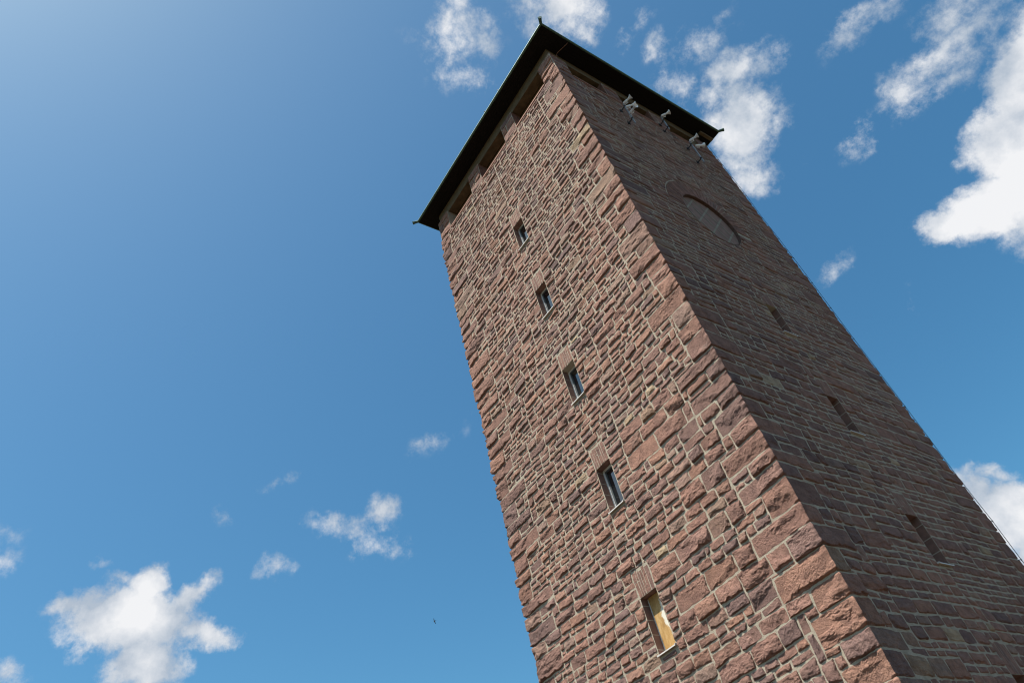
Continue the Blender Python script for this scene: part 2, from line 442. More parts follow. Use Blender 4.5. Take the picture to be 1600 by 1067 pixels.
def subtract(rects, obs, tiny=.05, thin=.15):
    """cut the stones round openings and corner stones; a sliver goes to its neighbour in the same row"""
    for (a0, a1, b0, b1) in obs:
        res = []; sl = []
        for r in rects:
            (u0, u1, z0, z1) = r
            if u1 <= a0+1e-6 or u0 >= a1-1e-6 or z1 <= b0+1e-6 or z0 >= b1-1e-6: res.append(r); continue
            if u0 < a0: (res if a0-u0 > thin else sl).append((u0, a0, z0, z1))
            if u1 > a1: (res if u1-a1 > thin else sl).append((a1, u1, z0, z1))
            m0, m1 = max(u0, a0), min(u1, a1)
            if z0 < b0: res.append((m0, m1, z0, b0))
            if z1 > b1: res.append((m0, m1, b1, z1))
        for (u0, u1, z0, z1) in sl:
            cov = 0.0; hit = []
            for i, q in enumerate(res):
                if abs(q[2]-z0) < 1e-6 and abs(q[3]-z1) < 1e-6:
                    if abs(q[1]-u0) < 1e-6: res[i] = (q[0], u1, z0, z1); break
                    if abs(q[0]-u1) < 1e-6: res[i] = (u0, q[1], z0, z1); break
            else:
                for i, q in enumerate(res):      # several lower neighbours inside the sliver's height
                    if q[2] > z0-.03 and q[3] < z1+.03 and (abs(q[1]-u0) < 1e-6 or abs(q[0]-u1) < 1e-6): hit.append(i); cov += q[3]-q[2]
                if cov > .7*(z1-z0):
                    for i in hit:
                        q = res[i]; res[i] = (q[0], u1, q[2], q[3]) if abs(q[1]-u0) < 1e-6 else (u0, q[1], q[2], q[3])
                else: res.append((u0, u1, z0, z1))
        rects = res
    return [r for r in rects if r[1]-r[0] > tiny and r[3]-r[2] > tiny]

class Shell:
    """collects grids of vertices into one mesh with a colour value per stone"""
    def __init__(s): s.v = []; s.f = []; s.t = []; s.w = []; s.mi = []; s.n = 0
    def grids(s, P, tone, val, mi=0):
        k, a, b, _ = P.shape
        idx = s.n + np.arange(k*a*b).reshape(k, a, b)
        q = np.stack([idx[:, :-1, :-1], idx[:, 1:, :-1], idx[:, 1:, 1:], idx[:, :-1, 1:]], -1).reshape(-1, 4)
        s.v.append(P.reshape(-1, 3)); s.f.append(q); s.n += k*a*b
        s.t.append(np.repeat(tone, a*b)); s.w.append(np.repeat(val, a*b)); s.mi.append(np.full(len(q), mi, np.int32))
    def build(s, name, mats, parent, smooth=True):
        v = np.concatenate(s.v).astype(np.float32); f = np.concatenate(s.f).astype(np.int32)
        me = bpy.data.meshes.new(name); me.vertices.add(len(v)); me.vertices.foreach_set('co', v.ravel())
        me.loops.add(f.size); me.loops.foreach_set('vertex_index', f.ravel())
        me.polygons.add(len(f)); me.polygons.foreach_set('loop_start', np.arange(0, f.size, 4, dtype=np.int32))
        for m in mats: me.materials.append(m)
        me.polygons.foreach_set('material_index', np.concatenate(s.mi))
        me.polygons.foreach_set('use_smooth', np.full(len(f), smooth))
        for nm, d in (('tone', s.t), ('value', s.w)):
            at = me.attributes.new(nm, 'FLOAT', 'POINT'); at.data.foreach_set('value', np.concatenate(d).astype(np.float32))
        me.update(calc_edges=True); me.validate()
        o = bpy.data.objects.new(name, me); COL.objects.link(o); o.parent = parent
        return o

def damp(face, u, z):
    """0 next to an opening, 1 away from it, so that jambs stay straight"""
    d = np.ones_like(u)*9
    for (a0, a1, b0, b1) in WIN.get(face, []):
        dx = np.maximum(np.maximum(a0-u, u-a1), 0); dz = np.maximum(np.maximum(b0-z, z-b1), 0)
        d = np.minimum(d, np.hypot(dx, dz))
    if face == 1: d = np.minimum(d, np.maximum(np.hypot(u-NICHE[0], z-NICHE[1])-NICHE[3], 0))
    d = np.minimum(d, np.maximum(ZT-z, 0))
    return ss(0, .5, d)

def hcorner(c, z, k):
    return np.maximum(.012, .040 + .026*vn(z*0+.37, z*0+k*1.71+c*31, 4) + .022*vn(z*5.1, k*1.7+z*0, 5+c) + .016*vn(z*15, k*.9+z*0, 9+c))

def stones(sh, face, rects, cellf, relief=1.0, round_=1.0, gap=.0108, corner=None, smoothface=False, seed=0, circle=None, tones=None):
    """rock-faced stones; corner = 'a' (u=0 end wraps) or 'b' (u=A end wraps) with index list"""
    O, U, N = FACES[face]; rg = np.random.default_rng(100+seed)
    groups = {}
    for i, r in enumerate(rects):
        c = cellf(r[2]); w, h = r[1]-r[0], r[3]-r[2]
        groups.setdefault((int(min(64, max(4, round(w/c)))), int(min(40, max(4, round(h/c))))), []).append(i)
    rects = np.array(rects)
    for (nx, nz), ids in groups.items():
        k = len(ids); r = rects[ids]
        g = gap*(1.25 if face == 1 else 1.0)*rg.uniform(.75, 1.5, (k, 4))
        u0 = r[:, 0]+g[:, 0]; u1 = r[:, 1]-g[:, 1]; z0 = r[:, 2]+g[:, 2]; z1 = r[:, 3]-g[:, 3]
        if corner == 'b': u1 = r[:, 1]*1.0
        if corner == 'a': u0 = r[:, 0]*1.0
        w, h = u1-u0, z1-z0
        def axis(n, L):
            t = np.linspace(0, 1, n); t = np.concatenate([[0, 0], t, [1, 1]])
            m = np.array([0, .0035] + [.010]*n + [.0035, 0.]); sg = np.array([1, 1] + [0]*n + [-1, -1.])
            x = .010 + (L[:, None]-.020)*t[None]
            x[:, 0] = 0; x[:, 1] = .0035; x[:, -1] = L; x[:, -2] = L-.0035
            return x
        X = axis(nx, w)[:, :, None] + np.zeros((1, 1, nz+4)); Z = axis(nz, h)[:, None, :] + np.zeros((1, nx+4, 1))
        W_, H_ = w[:, None, None], h[:, None, None]
        S = X/W_*2-1; T = Z/H_*2-1
        dl, dr, db, dt = X.copy(), W_-X, Z.copy(), H_-Z
        if corner == 'b': dr = dr*0+9
        if corner == 'a': dl = dl*0+9
        # outline: rounded corners, skewed sides, chipped edge
        rr = rg.uniform(.002, .014, (k, 1, 1))*round_*np.minimum(1, H_/.2)
        Sx = np.abs(S)**6; Tx = np.abs(T)**6
        cm = 1.0
        if corner == 'b': cm = (S < 0)*1.0
        if corner == 'a': cm = (S > 0)*1.0
        uu = u0[:, None, None] + X - np.sign(S)*rr*Sx*Tx*cm*1.2
        zz = z0[:, None, None] + Z - np.sign(T)*rr*Sx*Tx*cm*1.2
        sk = rg.normal(0, .009, (k, 4, 1, 1))*round_
        zz = zz + sk[:, 0]*S*np.clip(T, 0, 1) + sk[:, 1]*S*np.clip(-T, 0, 1)*.6
        uu = uu + (sk[:, 2]*T*np.clip(S, 0, 1) + sk[:, 3]*T*np.clip(-S, 0, 1)*.8)*cm
        off = rg.uniform(0, 900, (k, 1, 1))
        ed = .010*round_
        zz = zz + ed*fbm(uu*9+off, np.sign(T)*3.0+off*.3, 3, 3)*np.abs(T)**3*np.minimum(1, H_/.18)
        uu = uu + ed*fbm(zz*9+off, np.sign(S)*5.0+off*.7, 4, 3)*np.abs(S)**3*cm
        # relief
        size = np.minimum(1.25, (np.minimum(W_, H_)/.2)**.6)
        if smoothface:
            hh = .010 + .004*fbm(uu*6+off, zz*6, 21, 3)
            hh = np.minimum(hh, .002+1.2*np.minimum(np.minimum(dl, dr), np.minimum(db, dt)))
        else:
            top = rg.uniform(.028, .066, (k, 1, 1))*size
            tx, tz = rg.normal(0, .04, (k, 1, 1)), rg.normal(-.07, .06, (k, 1, 1))
            hh = top + tx*(X-W_/2) + tz*(Z-H_/2)
            for q in range(3):        # broken facets, mostly tilted up or down
                ang = rg.choice([1.571, 4.712], (k, 1, 1)) + rg.normal(0, .6, (k, 1, 1)); sl = rg.uniform(.05, .40, (k, 1, 1))
                px = rg.uniform(0, 1, (k, 1, 1))*W_; pz = rg.uniform(0, 1, (k, 1, 1))*H_
                cc = top*rg.uniform(.85, 1.3, (k, 1, 1))
                wob = .05*fbm(uu*5+off, zz*5, 51+q, 2)
                hh = np.minimum(hh, cc + sl*(np.cos(ang)*(X-px+wob) + np.sin(ang)*(Z-pz+wob)) + .026)
            rag = np.maximum(0, fbm(uu*6.5+off, zz*2.5+off*.5, 17, 3))*.036*np.minimum(1, H_/.2)   # ragged lower arris
            for qd, (d, lo, hi) in enumerate(((dl, .8, 4.0), (dr, .8, 4.0), (dt, .22, .85), (db, 3.0, 14.0))):
                e = rg.uniform(.004, .014, (k, 1, 1))*size; a = rg.uniform(lo, hi, (k, 1, 1))
                ch = .010*fbm(uu*9+off, zz*9+off*.5, 14, 3) + .012*np.maximum(0, vn(uu*11+off, zz*11, 15)-.15)
                ch = np.abs(ch)*1.5 + (rag if qd == 3 else 0)
                hh = np.minimum(hh, e + a*np.maximum(d-ch, 0))
            st = fbm(uu*2.4+off, zz*7.0+off*.13, 31, 3)      # bedding: broken steps
            amp = rg.choice([.25, .5, 1.0, 1.6], (k, 1, 1))
            hh = hh + size*amp*(.012*np.round(st*2.4)/2.4 + .004*st)
            pit = vn(uu*23+off, zz*23, 35)
            hh = hh + size*(.0060*fbm(uu*19+off, zz*22, 41, 3, .7) - .010*np.maximum(0, .16-np.abs(vn(uu*8+off, zz*9+off, 37))) - .010*np.maximum(0, pit-.5))
            hh = np.maximum(hh*relief, .003)
        ring = np.minimum(np.minimum(dl, dr), np.minimum(db, dt))
        edge0 = ring < .002; edge1 = (ring >= .002) & (ring < .006)
        hh = np.where(edge1, hh*.55, hh); hh = np.where(edge0, -.014, hh)
        if corner:
            c = face+1 if corner == 'b' else face
            c %= 4
            hc = np.stack([hcorner(c, zz[j, 0], float(round(r[j, 2]*100))) for j in range(k)])[:, None, :] * np.ones_like(hh) * (.55 if c == 2 else 1.0)
            q = np.minimum(db, dt); hc = np.minimum(hc, .004 + q*1.6); hc = np.where(q < .002, -.014, hc)
            dcor = (u1[:, None, None]-uu) if corner == 'b' else (uu-u0[:, None, None])
            m = 1-ss(0, .10, dcor)
            hh = hh*(1-m) + hc*m
            mm = 1-ss(0, .05, dcor)
            uu = uu + (hc*mm if corner == 'b' else -hc*mm)
        if circle:
            cx, cz, cr = circle; dd = np.hypot(uu-cx, zz-cz); f = np.where(dd < cr, cr/np.maximum(dd, .01), 1.0)
            uu = cx + (uu-cx)*f; zz = cz + (zz-cz)*f; hh = np.where(dd < cr-.01, -.014, hh)
        p = face*A + uu
        dm = damp(face, uu, zz)
        wz = .020*vn(p*.9, zz*.55, 61) + .010*vn(p*2.6, zz*1.7, 62)
        near = np.minimum(np.minimum(uu, A-uu), .4)/.4
        zz2 = zz + wz*dm
        uu2 = uu + (.018*vn(p*1.1, zz*1.3, 63) + .010*vn(p*3.1, zz*3.3, 64))*dm*np.clip(near, 0, 1)
        P = O + uu2[..., None]*U + hh[..., None]*N + zz2[..., None]*np.array([0, 0, 1.])
        tone = rg.uniform(0, .97, k); val = rg.uniform(0, 1, k)
        big = rg.uniform(0, 1, k) < .010; tone = np.where(big, rg.uniform(.96, 1, k), tone)
        if tones is not None: tone = np.clip(tones[0]+rg.normal(0, tones[1], k), 0, 1)
        sh.grids(P, tone, val, 0)

def sheet(sh, face, cells, y, step=.5):
    O, U, N = FACES[face]
    for (a0, a1, b0, b1) in cells:
        P = np.array([[[O+U*u+N*y+np.array([0, 0, z]) for z in (b0, b1)] for u in (a0, a1)]])
        sh.grids(P, np.array([0.]), np.array([0.]), 1)

def ring_stones(sh, face, cx, cz, r0, r1, a0, a1, n, seed):
    """voussoirs round the blind roundel"""
    O, U, N = FACES[face]; rg = np.random.default_rng(seed)
    ed = np.linspace(a0, a1, n+1); nr, na = 22, 7
    for i in range(n):
        rad = np.concatenate([[r0, r0+.004], np.linspace(r0+.012, r1-.02, nr), [r1-.012, r1-.008]])
        da = .010/((r0+r1)/2)
        an = np.concatenate([[ed[i]+da, ed[i]+da*1.4], np.linspace(ed[i]+da*2, ed[i+1]-da*2, na), [ed[i+1]-da*1.4, ed[i+1]-da]])
        RR, AA = np.meshgrid(rad, an, indexing='ij')
        x = cx+RR*np.cos(AA); z = cz+RR*np.sin(AA)
        hh = .012+rg.uniform(0, .012)+.006*fbm(x*9, z*9, 77, 3)
        hh[[0, -1], :] = -.014; hh[:, [0, -1]] = -.014
        P = (O + x[..., None]*U + hh[..., None]*N + z[..., None]*np.array([0, 0, 1.]))[None]
        sh.grids(P, np.array([rg.uniform(.15, .7)]), np.array([rg.uniform(.2, .7)]), 0)

# ------------------------------------------------------------------ ground (structure)
gv = []; gf = []
n = 48; rad = [0, 4, 9, 14, 22, 40, 90, 220, 600, 1500, 4000]
gv.append((0, 0, -.02))
for rr in rad[1:]:
    for i in range(n):
        a = 2*math.pi*i/n
        gv.append((-3.7+rr*math.cos(a), 3.7+rr*math.sin(a), -.02 + (0 if rr < 30 else .25*math.sin(3*a+rr))))
for i in range(n): gf.append((0, 1+i, 1+(i+1) % n))
for j in range(len(rad)-2):
    for i in range(n):
        a = 1+j*n+i; b = 1+j*n+(i+1) % n; gf.append((a, a+n, b+n, b))
tag(obj('ground', gv, gf, M['ground']), kind='structure')
pv = [(-3.7+17*math.cos(2*math.pi*i/64), 3.7+17*math.sin(2*math.pi*i/64), .006) for i in range(64)]
tag(obj('forecourt', pv, [tuple(range(64))], M['paving']), kind='structure')

# ------------------------------------------------------------------ the tower
tower = empty('stone_tower', (0, 0, 0))
tag(tower, 'tall square tower of rough red sandstone blocks with pale mortar and dark overhanging roof', 'tower')

def cell_near(z): return .0145 if z < 8.0 else (.019 if z < 12 else .027)
def cell_far(z): return .09
for fi in range(4):
    rnd = random.Random(40+fi*3); sh = Shell()
    front = fi < 2; cf = cell_near if front else cell_far
    wins = WIN[fi]
    zlo = 0.0
    rects = layout(0, A, zlo, ZT, rnd, BIG.get(fi))
    obs = []
    for (a0, a1, b0, b1) in wins:
        obs += [(a0-.002, a1+.002, b0-.05, b1), (a0-.012, a1+.012, b1, b1+.54)]
    qa = [(0, q[3], q[0], q[1]) for q in QUOINS[fi]]
    qb = [(A-q[2], A, q[0], q[1]) for q in QUOINS[(fi+1) % 4]]
    rects = [(max(r[0], 0), min(r[1], A), r[2], r[3]) for r in rects if r[1] > 0.05 and r[0] < A-.05]
    rects = subtract(rects, obs + qa + qb)
    circ = None
    if fi == 1:
        cx, cz, r0, r1 = NICHE
        nr = []; cr = []; lo = []
        for r in rects:
            mx_ = max(math.hypot(a-cx, b-cz) for a in r[:2] for b in r[2:])
            nx_ = min(max(cx, r[0]), r[1])-cx; nz_ = min(max(cz, r[2]), r[3])-cz
            mn = math.hypot(nx_, nz_); rad_ = r1+.034 if (r[2]+r[3])/2 > cz-.02 else r0+.01
            if mn > rad_: nr.append(r)
            elif mx_ > rad_+.07: (cr if rad_ > r0+.1 else lo).append(r)
        rects = nr
        stones(sh, 1, cr, lambda z: .03, relief=.6, seed=901, circle=(cx, cz, r1+.034))
        stones(sh, 1, lo, lambda z: .03, relief=.6, seed=902, circle=(cx, cz, r0+.012))
        ring_stones(sh, 1, cx, cz, r0, r1, 0.0, math.pi, 34, 5)
    rl = .66 if fi == 0 else .46
    stones(sh, fi, rects, cf, seed=fi*10+1, relief=rl)
    stones(sh, fi, qa, cf, seed=fi*10+2, corner='a', relief=rl)
    stones(sh, fi, qb, cf, seed=fi*10+3, corner='b', relief=rl)
    # flat arches of thin upright stones over the windows
    vs = []
    for (a0, a1, b0, b1) in wins:
        cuts = np.cumsum([0]+[rnd.uniform(.7, 1.35) for _ in range(6)]); cuts = a0 + (a1-a0)*cuts/cuts[-1]
        for p, q in zip(cuts, cuts[1:]):
            tp = b1+.54-rnd.uniform(0, .06)
            if rnd.random() < .4:
                md = b1 + rnd.uniform(.18, .36); vs += [(p, q, b1, md), (p, q, md, tp)]
            else: vs.append((p, q, b1, tp))
    if vs: stones(sh, fi, vs, lambda z: .02, seed=fi*10+4, relief=.25, round_=.4, gap=.0021, tones=(.42, .12))
    # mortar bed, left open at the windows and the roundel
    us = [0]; holes = list(wins)
    if fi == 1: holes.append((NICHE[0]-NICHE[2], NICHE[0]+NICHE[2], NICHE[1]-NICHE[2], NICHE[1]+NICHE[2]))
    ub = sorted({0, A} | {h[0] for h in holes} | {h[1] for h in holes}); zb = sorted({0, ZT} | {h[2] for h in holes} | {h[3] for h in holes})
    cells = []
    for a0, a1 in zip(ub, ub[1:]):
        for b0, b1 in zip(zb, zb[1:]):
            cu, cz_ = (a0+a1)/2, (b0+b1)/2
            if any(h[0] < cu < h[1] and h[2] < cz_ < h[3] for h in holes): continue
            cells.append((a0, a1, b0, b1))
    sheet(sh, fi, cells, 0.0)
    if fi == 1:                     # mortar corners between the square opening and the roundel
        O, U, N = FACES[1]; cx, cz, r0, r1 = NICHE
        an = np.linspace(0, 2*np.pi, 97); c_, s_ = np.cos(an), np.sin(an)
        k = 1/np.maximum(np.abs(c_), np.abs(s_))
        P = np.stack([np.stack([O+U*(cx+r0*f*c)+np.array([0, 0, cz+r0*f*s_j]) for f in (1.0, kk)]) for c, s_j, kk in zip(c_, s_, k)])
        sh.grids(P[None], np.array([0.]), np.array([0.]), 1)
    sh.build('wall', [M['stone'], M['mortar']], tower, smooth=False)

# roundel: reveal, slab panel laid diagonally, raised pale pointing
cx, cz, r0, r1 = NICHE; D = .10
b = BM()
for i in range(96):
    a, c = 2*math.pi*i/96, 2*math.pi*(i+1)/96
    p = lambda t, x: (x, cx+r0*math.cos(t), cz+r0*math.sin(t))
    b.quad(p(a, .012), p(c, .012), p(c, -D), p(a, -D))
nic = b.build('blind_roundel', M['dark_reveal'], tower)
b = BM(); vs_ = [b.b.verts.new((-D+.02, cx+r0*math.cos(2*math.pi*i/96), cz+r0*math.sin(2*math.pi*i/96))) for i in range(96)]
b.b.faces.new(vs_); b.build('slab_panel', M['slab'], nic)
b = BM(); ca = math.cos(math.pi/4)
def chord(o, ang, half):
    """raised joint: a thin bar across the panel at offset o"""
    L = math.sqrt(max(0, (r0-.02)**2-o*o)); d = (math.cos(ang), math.sin(ang)); nrm = (-d[1], d[0])
    pts = []
    for s1 in (-1, 1):
        for s2 in (-1, 1):
            pts.append((cx+nrm[0]*(o+s2*half)+d[0]*L*s1, cz+nrm[1]*(o+s2*half)+d[1]*L*s1))
    q = [pts[0], pts[1], pts[3], pts[2]]
    x0, x1 = -D+.021, -D+.030
    lo = [b.b.verts.new((x0, *v)) for v in q]; hi = [b.b.verts.new((x1, *v)) for v in q]
    b.b.faces.new(hi)
    for i in range(4): b.b.faces.new((lo[i], lo[(i+1) % 4], hi[(i+1) % 4], hi[i]))
for o in (-.76, -.25, .26, .77): chord(o, R(50), .028)
for o in (-.62, -.10, .42): chord(o, R(-50), .018)
b.build('pointing', M['pale_joint'], nic)

# windows: stone reveal > frame, pane (or board), sill
def window(face, a0, a1, b0, b1, board=False):
    O, U, N = FACES[face]; dep = .36; fy = .185
    T = lambda u, h, z: tuple(O + U*u + N*h + np.array([0, 0, z]))
    def slab(bm, u0, u1, h0, h1, z0, z1):
        r = bmesh.ops.create_cube(bm.b, size=1)
        for v in r['verts']:
            v.co = Vector(T((u0+u1)/2+v.co.x*(u1-u0), (h0+h1)/2+v.co.y*(h1-h0), (z0+z1)/2+v.co.z*(z1-z0)))
    b = BM(); e = .06
    slab(b, a0-e, a0, -dep, -.003, b0-.05, b1); slab(b, a1, a1+e, -dep, -.003, b0-.05, b1)
    slab(b, a0-e, a1+e, -dep, -.003, b1, b1+e); slab(b, a0, a1, -dep, -.003, b0-.05-e, b0-.012)
    w = b.build('window', M['reveal'], tower)
    b = BM(); f = .045
    for (x0, x1, y0, y1) in ((a0+.002, a0+f, b0, b1-.003), (a1-f, a1-.002, b0, b1-.003), (a0+f, a1-f, b1-f, b1-.003), (a0+f, a1-f, b0, b0+f)):
        slab(b, x0, x1, -fy-.07, -fy, y0, y1)
    b.build('frame', M['white_frame'], w)
    b = BM(); g = .030                  # the sash inside the frame
    i0, i1, j0, j1 = a0+f+.006, a1-f-.006, b0+f+.006, b1-f-.006
    for (x0, x1, y0, y1) in ((i0, i0+g, j0, j1), (i1-g, i1, j0, j1), (i0+g, i1-g, j1-g, j1), (i0+g, i1-g, j0, j0+g)):
        slab(b, x0, x1, -fy-.055, -fy-.014, y0, y1)
    b.build('sash', M['sash'], w)
    b = BM(); slab(b, i0+g-.004, i1-g+.004, -fy-.045, -fy-.035, j0+g-.004, j1-g+.004)
    b.build('pane', M['glass'], w)
    if board:
        b = BM(); slab(b, -(a1-a0)/2+.048, (a1-a0)/2-.026, -.01, .01, .012, b1-b0-.006)
        me = b
        o = b.build('board', M['board'], w)
        # rebuilt about its own corner so that the texture is local to the board
        for v in o.data.vertices: pass
        base = Vector(T((a0+a1)/2, -fy+.012, b0))
        for v in o.data.vertices: v.co = v.co - Vector(T(0, 0, 0))
        o.location = base - Vector((0, 0, 0))
        o['label'] = 'ochre wooden board with a pale edge closing the opening'
    b = BM()
    slab(b, a0-.018, a1+.018, -fy, .060, b0-.010, b0-.004)
    slab(b, a0-.018, a1+.018, .054, .060, b0-.026, b0-.010)
    slab(b, a0-.018, a0-.010, .0, .055, b0-.004, b0+.018); slab(b, a1+.010, a1+.018, .0, .055, b0-.004, b0+.018)
    b.build('sill', M['sill_metal'], w)
    return w
for k, r in enumerate(WIN[0]): window(0, *r, board=(k == 1))
for r in WIN[1]: window(1, *r)

# belvedere: pillars, panels, coping, ring beam
PIL = [(0, .68), (2.24, 2.92), (4.49, 5.16), (6.82, 7.5)]
ZB, ZE = 24.22, 24.72
for fi in range(4):
    O, U, N = FACES[fi]
    for pi_, (p0, p1) in enumerate(PIL):
        if pi_ == 3: continue                       # the far corner pier belongs to the next face
        sh = Shell(); rnd = random.Random(fi*7+pi_)
        zz = [ZT]; 
        while zz[-1] < ZB-.05:
            zz.append(zz[-1]+rnd.uniform(.28, .42))
        zz[-1] = ZB
        rects = []
        for q, (z0, z1) in enumerate(zip(zz, zz[1:])):
            if q % 2: m_ = p0 + (p1-p0)*rnd.uniform(.35, .6); rects += [(p0, m_, z0, z1), (m_, p1, z0, z1)]
            else: rects.append((p0, p1, z0, z1))
        stones(sh, fi, rects, lambda z: .035, relief=.55, seed=500+fi*10+pi_)
        if pi_ == 0:
            pf = (fi-1) % 4
            r2 = [(A-.68, A, z0, z1) for z0, z1 in zip(zz, zz[1:])]
            stones(sh, pf, r2, lambda z: .035, relief=.55, seed=550+fi)
        # core of the pier
        w = p1-p0
        dpt = .60
        c = [O+U*p0+N*0, O+U*p1+N*0, O+U*p1-N*dpt, O+U*p0-N*dpt]
        for i in range(4):
            q0, q1 = c[i], c[(i+1) % 4]
            P = np.array([[[q0+[0, 0, ZT-.02], q0+[0, 0, ZB]], [q1+[0, 0, ZT-.02], q1+[0, 0, ZB]]]])
            sh.grids(P, np.array([.35]), np.array([.4]), 1 if i == 0 or pi_ == 0 else 0)
        sh.build('pillar', [M['stone'], M['mortar']], tower, smooth=False)
    for (a, c) in zip(PIL, PIL[1:]):
        u0, u1 = a[1], c[0]
        def bx(bm, x0, x1, h0, h1, z0, z1):
            r = bmesh.ops.create_cube(bm.b, size=1)
            for v in r['verts']:
                v.co = Vector(tuple(O + U*((x0+x1)/2+v.co.x*(x1-x0)) + N*((h0+h1)/2+v.co.y*(h1-h0)) + np.array([0, 0, (z0+z1)/2+v.co.z*(z1-z0)])))
        b = BM(); bx(b, u0+.003, u1-.003, -.46, -.42, ZT+.40, ZB)
        for k in range(1, 6): bx(b, u0+(u1-u0)*k/6-.01, u0+(u1-u0)*k/6+.01, -.42, -.406, ZT+.402, ZB-.002)
        b.build('shutter_panel', M['ochre_wood'], tower)
        b = BM(); bx(b, u0+.003, u1-.003, -.50, .030, ZT-.002, ZT+.055)
        b.build('coping', M['red_sill'], tower)
b = BM()
bt = .06
b.box(-A+bt, -bt, bt, bt+.34, ZB+.002, ZE-.035); b.box(-A+bt, -bt, A-bt-.34, A-bt, ZB+.002, ZE-.035)
b.box(-bt-.34, -bt-.001, bt+.341, A-bt-.341, ZB+.004, ZE-.036); b.box(-A+bt+.001, -A+bt+.34, bt+.341, A-bt-.341, ZB+.004, ZE-.036)
b.build('ring_beam', M['beam_wood'], tower)
# a floor and inner lining so that the openings look into a dark loft
b = BM(); b.box(-A+.36, -.36, .36, A-.36, ZT-.10, ZT-.02); b.build('loft_floor', M['roof_wood'], tower)

# roof: hipped copper roof with boarded soffit, gutter and corner spouts
OV = .50
roof_b = BM(); x0, x1, y0, y1 = -A-OV, OV, -OV, A+OV
apex = (-A/2, A/2, ZE+3.2)
c = [(x0, y0, ZE+.06), (x1, y0, ZE+.06), (x1, y1, ZE+.06), (x0, y1, ZE+.06)]
vb = [roof_b.b.verts.new(v) for v in c]; va = roof_b.b.verts.new(apex)
for i in range(4): roof_b.b.faces.new((vb[i], vb[(i+1) % 4], va))
roof = roof_b.build('roof', M['copper'], tower)
b = BM()
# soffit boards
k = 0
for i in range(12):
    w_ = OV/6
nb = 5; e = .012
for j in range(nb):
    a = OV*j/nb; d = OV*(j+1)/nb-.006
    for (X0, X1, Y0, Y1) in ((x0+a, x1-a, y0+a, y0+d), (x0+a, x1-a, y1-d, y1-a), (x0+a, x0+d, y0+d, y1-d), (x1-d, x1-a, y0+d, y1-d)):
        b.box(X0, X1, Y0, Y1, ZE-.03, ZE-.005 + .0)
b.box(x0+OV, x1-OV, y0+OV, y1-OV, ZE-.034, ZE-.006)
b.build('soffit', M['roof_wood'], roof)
b = BM(); g = .045
for (P0, P1) in (((x0-.02, y0-.02), (x1+.02, y0-.02)), ((x1+.02, y0-.02), (x1+.02, y1+.02)), ((x1+.02, y1+.02), (x0-.02, y1+.02)), ((x0-.02, y1+.02), (x0-.02, y0-.02))):
    p, q = Vector((*P0, ZE+.035)), Vector((*P1, ZE+.035)); L = (q-p).length
    b.lathe(p, q-p, [(0, g), (L, g)], 12)
    b.lathe(p+Vector((0, 0, .034)), q-p, [(0, .014), (L, .014)], 8)
b.build('gutter', M['copper'], roof, smooth=True)
for (sx, sy) in ((x1, y0), (x0, y0), (x1, y1), (x0, y1)):
    ddir = Vector((sx+A/2, sy-A/2, 0)).normalized()
    b = BM(); p = Vector((sx, sy, ZE+.045))
    b.lathe(p-ddir*.02, ddir+Vector((0, 0, .02)), [(0, .052), (.12, .050), (.24, .060), (.27, .072)], 10)
    b.build('corner_spout', M['copper'], roof, smooth=True)
# little clips standing on the gutter
for (px, py) in ((OV+.02, 4.3), (OV+.02, 7.0), (-2.1, -OV-.02), (-3.0, -OV-.02), (OV+.02, .75)):
    b = BM(); b.tube([(px, py, ZE+.06), (px, py, ZE+.20)], .009, 6); b.lathe((px, py, ZE+.19), (0, 0, 1), [(0, .018), (.03, .014)], 8)
    b.build('gutter_clip', M['dark_metal'], roof)
# exposed beam end at the far corner
b = BM(); b.box(.12, .24, A-.30, A+.40, ZE-.20, ZE-.10, .008); b.build('beam_end', M['beam_wood'], roof)

# ------------------------------------------------------------------ horn loudspeakers and their poles
def horn(loc, yaw, pitch, label):
    t = empty('horn_loudspeaker', loc)
    tag(t, label, 'loudspeaker', 'white horn loudspeakers below the eaves')
    t.rotation_euler = (0, -pitch, yaw); t.scale = (.70, .70, .70)
    d = (1, 0, 0)
    b = BM(); b.lathe((-.02, 0, 0), d, [(0, .052), (.02, .055), (.09, .055), (.10, .038), (.16, .046), (.24, .066), (.30, .098), (.335, .132), (.345, .136), (.343, .128), (.30, .090), (.22, .056), (.12, .02)], 24)
    b.build('bell', M['horn_white'], t, smooth=True)
    b = BM(); b.lathe((-.14, 0, 0), d, [(0, .040), (.015, .058), (.11, .060), (.119, .052)], 20); b.build('driver', M['horn_white'], t, smooth=True)
    b = BM()
    for s in (-1, 1):
        b.tube([(.06, s*.062, 0), (.06, s*.075, -.03), (.02, s*.06, -.15), (.0, 0, -.165)], .012, 6)
    b.tube([(0, 0, -.165), (-.14, 0, -.17)], .016, 8)
    b.build('yoke', M['horn_white'], t)
    return t
def pole(x, y, z0, z1, label, arms):
    t = empty('speaker_pole', (x, y, z0))
    tag(t, label, 'speaker pole', 'loudspeaker poles on the shaded wall')
    b = BM(); b.lathe((0, 0, 0), (0, 0, 1), [(0, .024), (z1-z0, .024)], 12); b.lathe((0, 0, z1-z0), (0, 0, 1), [(0, .027), (.02, .02)], 12)
    b.build('pole', M['grey_metal'], t, smooth=True)
    for za in arms:
        b = BM(); b.box(-x+.0, .03, -.013, .013, za-.013, za+.013, .003); b.box(-x+.03, -x+.06, -.05, .05, za-.06, za+.06, .004)
        b.lathe((0, 0, za-.035), (0, 0, 1), [(0, .036), (.07, .036)], 12)
        b.build('wall_arm', M['dark_metal'], t)
    return t
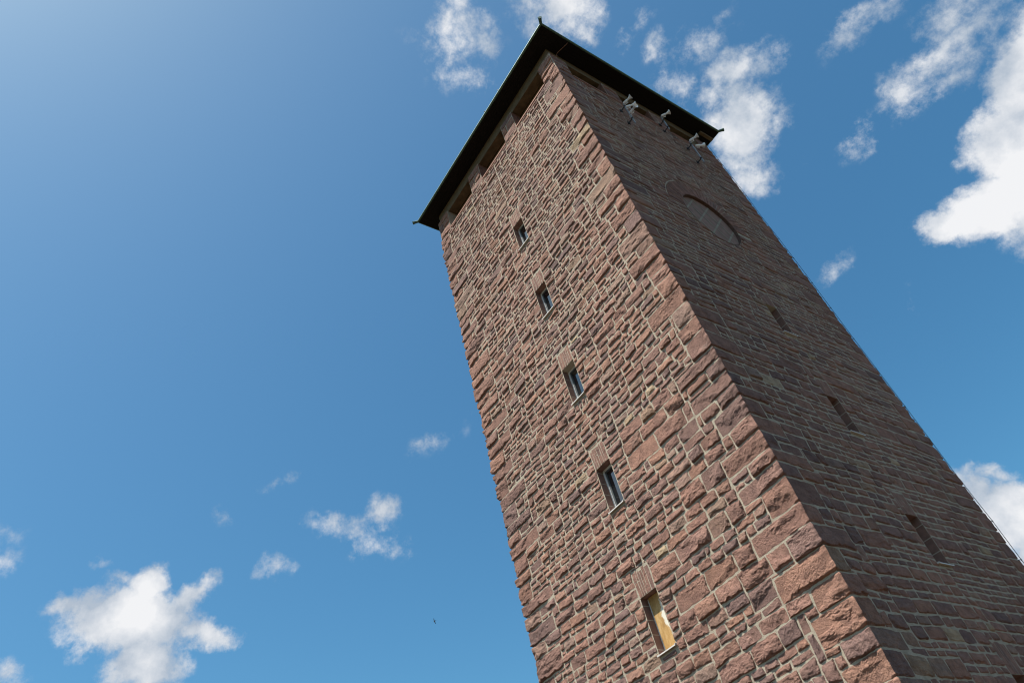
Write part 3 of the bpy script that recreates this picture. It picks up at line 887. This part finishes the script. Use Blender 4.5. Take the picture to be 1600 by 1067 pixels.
#SPEAKERS_BEGIN
pole(.22, 2.36, 21.15, 22.40, 'grey pole carrying three white loudspeakers on the wall nearest the front corner', (.30, 1.10))
horn((.34, 2.36, 22.38), R(14), R(4), 'topmost of the three white horn loudspeakers clustered nearest the front corner')
horn((.34, 2.36, 22.06), R(40), R(-6), 'middle of the three white horn loudspeakers clustered nearest the front corner')
horn((.34, 2.36, 21.76), R(-10), R(-14), 'lowest of the three white horn loudspeakers clustered nearest the front corner')
pole(.22, 4.58, 22.59, 23.44, 'grey pole carrying the single white loudspeaker in front of the stone pillar', (.15, .6))
horn((.34, 4.58, 23.40), R(38), R(6), 'single white horn loudspeaker standing alone in front of a stone pillar')
pole(.22, 5.50, 21.14, 22.49, 'grey pole carrying two white loudspeakers near the far right corner', (.25, 1.15))
horn((.34, 5.50, 22.46), R(25), R(4), 'upper of the two white horn loudspeakers near the far right corner')
horn((.34, 5.62, 22.12), R(62), R(2), 'lower of the two white horn loudspeakers near the far right corner')
#SPEAKERS_END

# lightning conductor down the far corner
t = empty('lightning_conductor', (.03, A+.075, 0))
tag(t, 'thin dark lightning conductor cable running down the far right corner of the tower', 'cable')
pts = []; z = 0.0; rnd = random.Random(3)
zs = [0.1]
while zs[-1] < ZE-1.2: zs.append(zs[-1]+rnd.uniform(.95, 1.35))
for z in zs + [ZE]: pts.append((rnd.uniform(-.012, .012), rnd.uniform(-.015, .015), z))
b = BM(); b.tube(pts, .0065, 8); b.build('cable', M['dark_metal'], t)
for p in pts[:-1]:
    b = BM(); b.tube([(p[0]-.05, -.10, p[2]), (p[0], p[1], p[2])], .007, 6)
    b.lathe((p[0], p[1], p[2]-.03), (0, 0, 1), [(0, .007), (.01, .012), (.04, .012), (.05, .007)], 8)
    b.build('holder', M['dark_metal'], t)
# thin wire hanging across the soffit near the front corner
t = tag(BM().tube([(OV+.02, .62, ZE+.05), (OV-.06, .60, ZE-.05), (.02, .46, ZE-.09), (-.05, .42, ZE-.35)], .009, 8).build('soffit_wire', M['red_sill']),
        'thin rusty wire crossing the dark soffit beside the front corner', 'wire')

# ------------------------------------------------------------------ bird far off in the sky
def bird(loc, yaw, roll, label):
    b = BM(); bm = b.b
    b.lathe((-.16, 0, 0), (1, 0, 0), [(0, .002), (.03, .012), (.09, .026), (.16, .034), (.22, .030), (.26, .020), (.30, .017), (.325, .003)], 12)
    for s in (-1, 1):
        L = [(.07, s*.02, .012), (.085, s*.13, .045), (.055, s*.25, .052), (-.03, s*.37, .03)]
        T_ = [(-.04, s*.02, .008), (-.02, s*.13, .04), (-.02, s*.25, .048), (-.05, s*.365, .028)]
        for th in (0, 1):
            up_ = [bm.verts.new((x, y, z+.004)) for x, y, z in L]; lo = [bm.verts.new((x, y, z+.004)) for x, y, z in T_]
            if th:
                up_ = [bm.verts.new((x, y, z-.004)) for x, y, z in L]; lo = [bm.verts.new((x, y, z-.004)) for x, y, z in T_]
            for i in range(3): bm.faces.new((up_[i], up_[i+1], lo[i+1], lo[i]))
    tail = [bm.verts.new(v) for v in ((-.11, -.018, .004), (-.11, .018, .004), (-.25, .05, .0), (-.22, 0, 0), (-.25, -.05, .0))]
    bm.faces.new(tail)
    o = b.build('bird', M['bird']); o.location = loc; o.rotation_euler = (roll, 0, yaw)
    return tag(o, label, 'bird')
_d = (fw*CAM_F + rt2*(679-800) - up2*(970-533.5)).normalized()
bird(tuple(CAM_P + _d*95), R(205), R(62), 'tiny dark bird gliding in the open sky left of the tower')
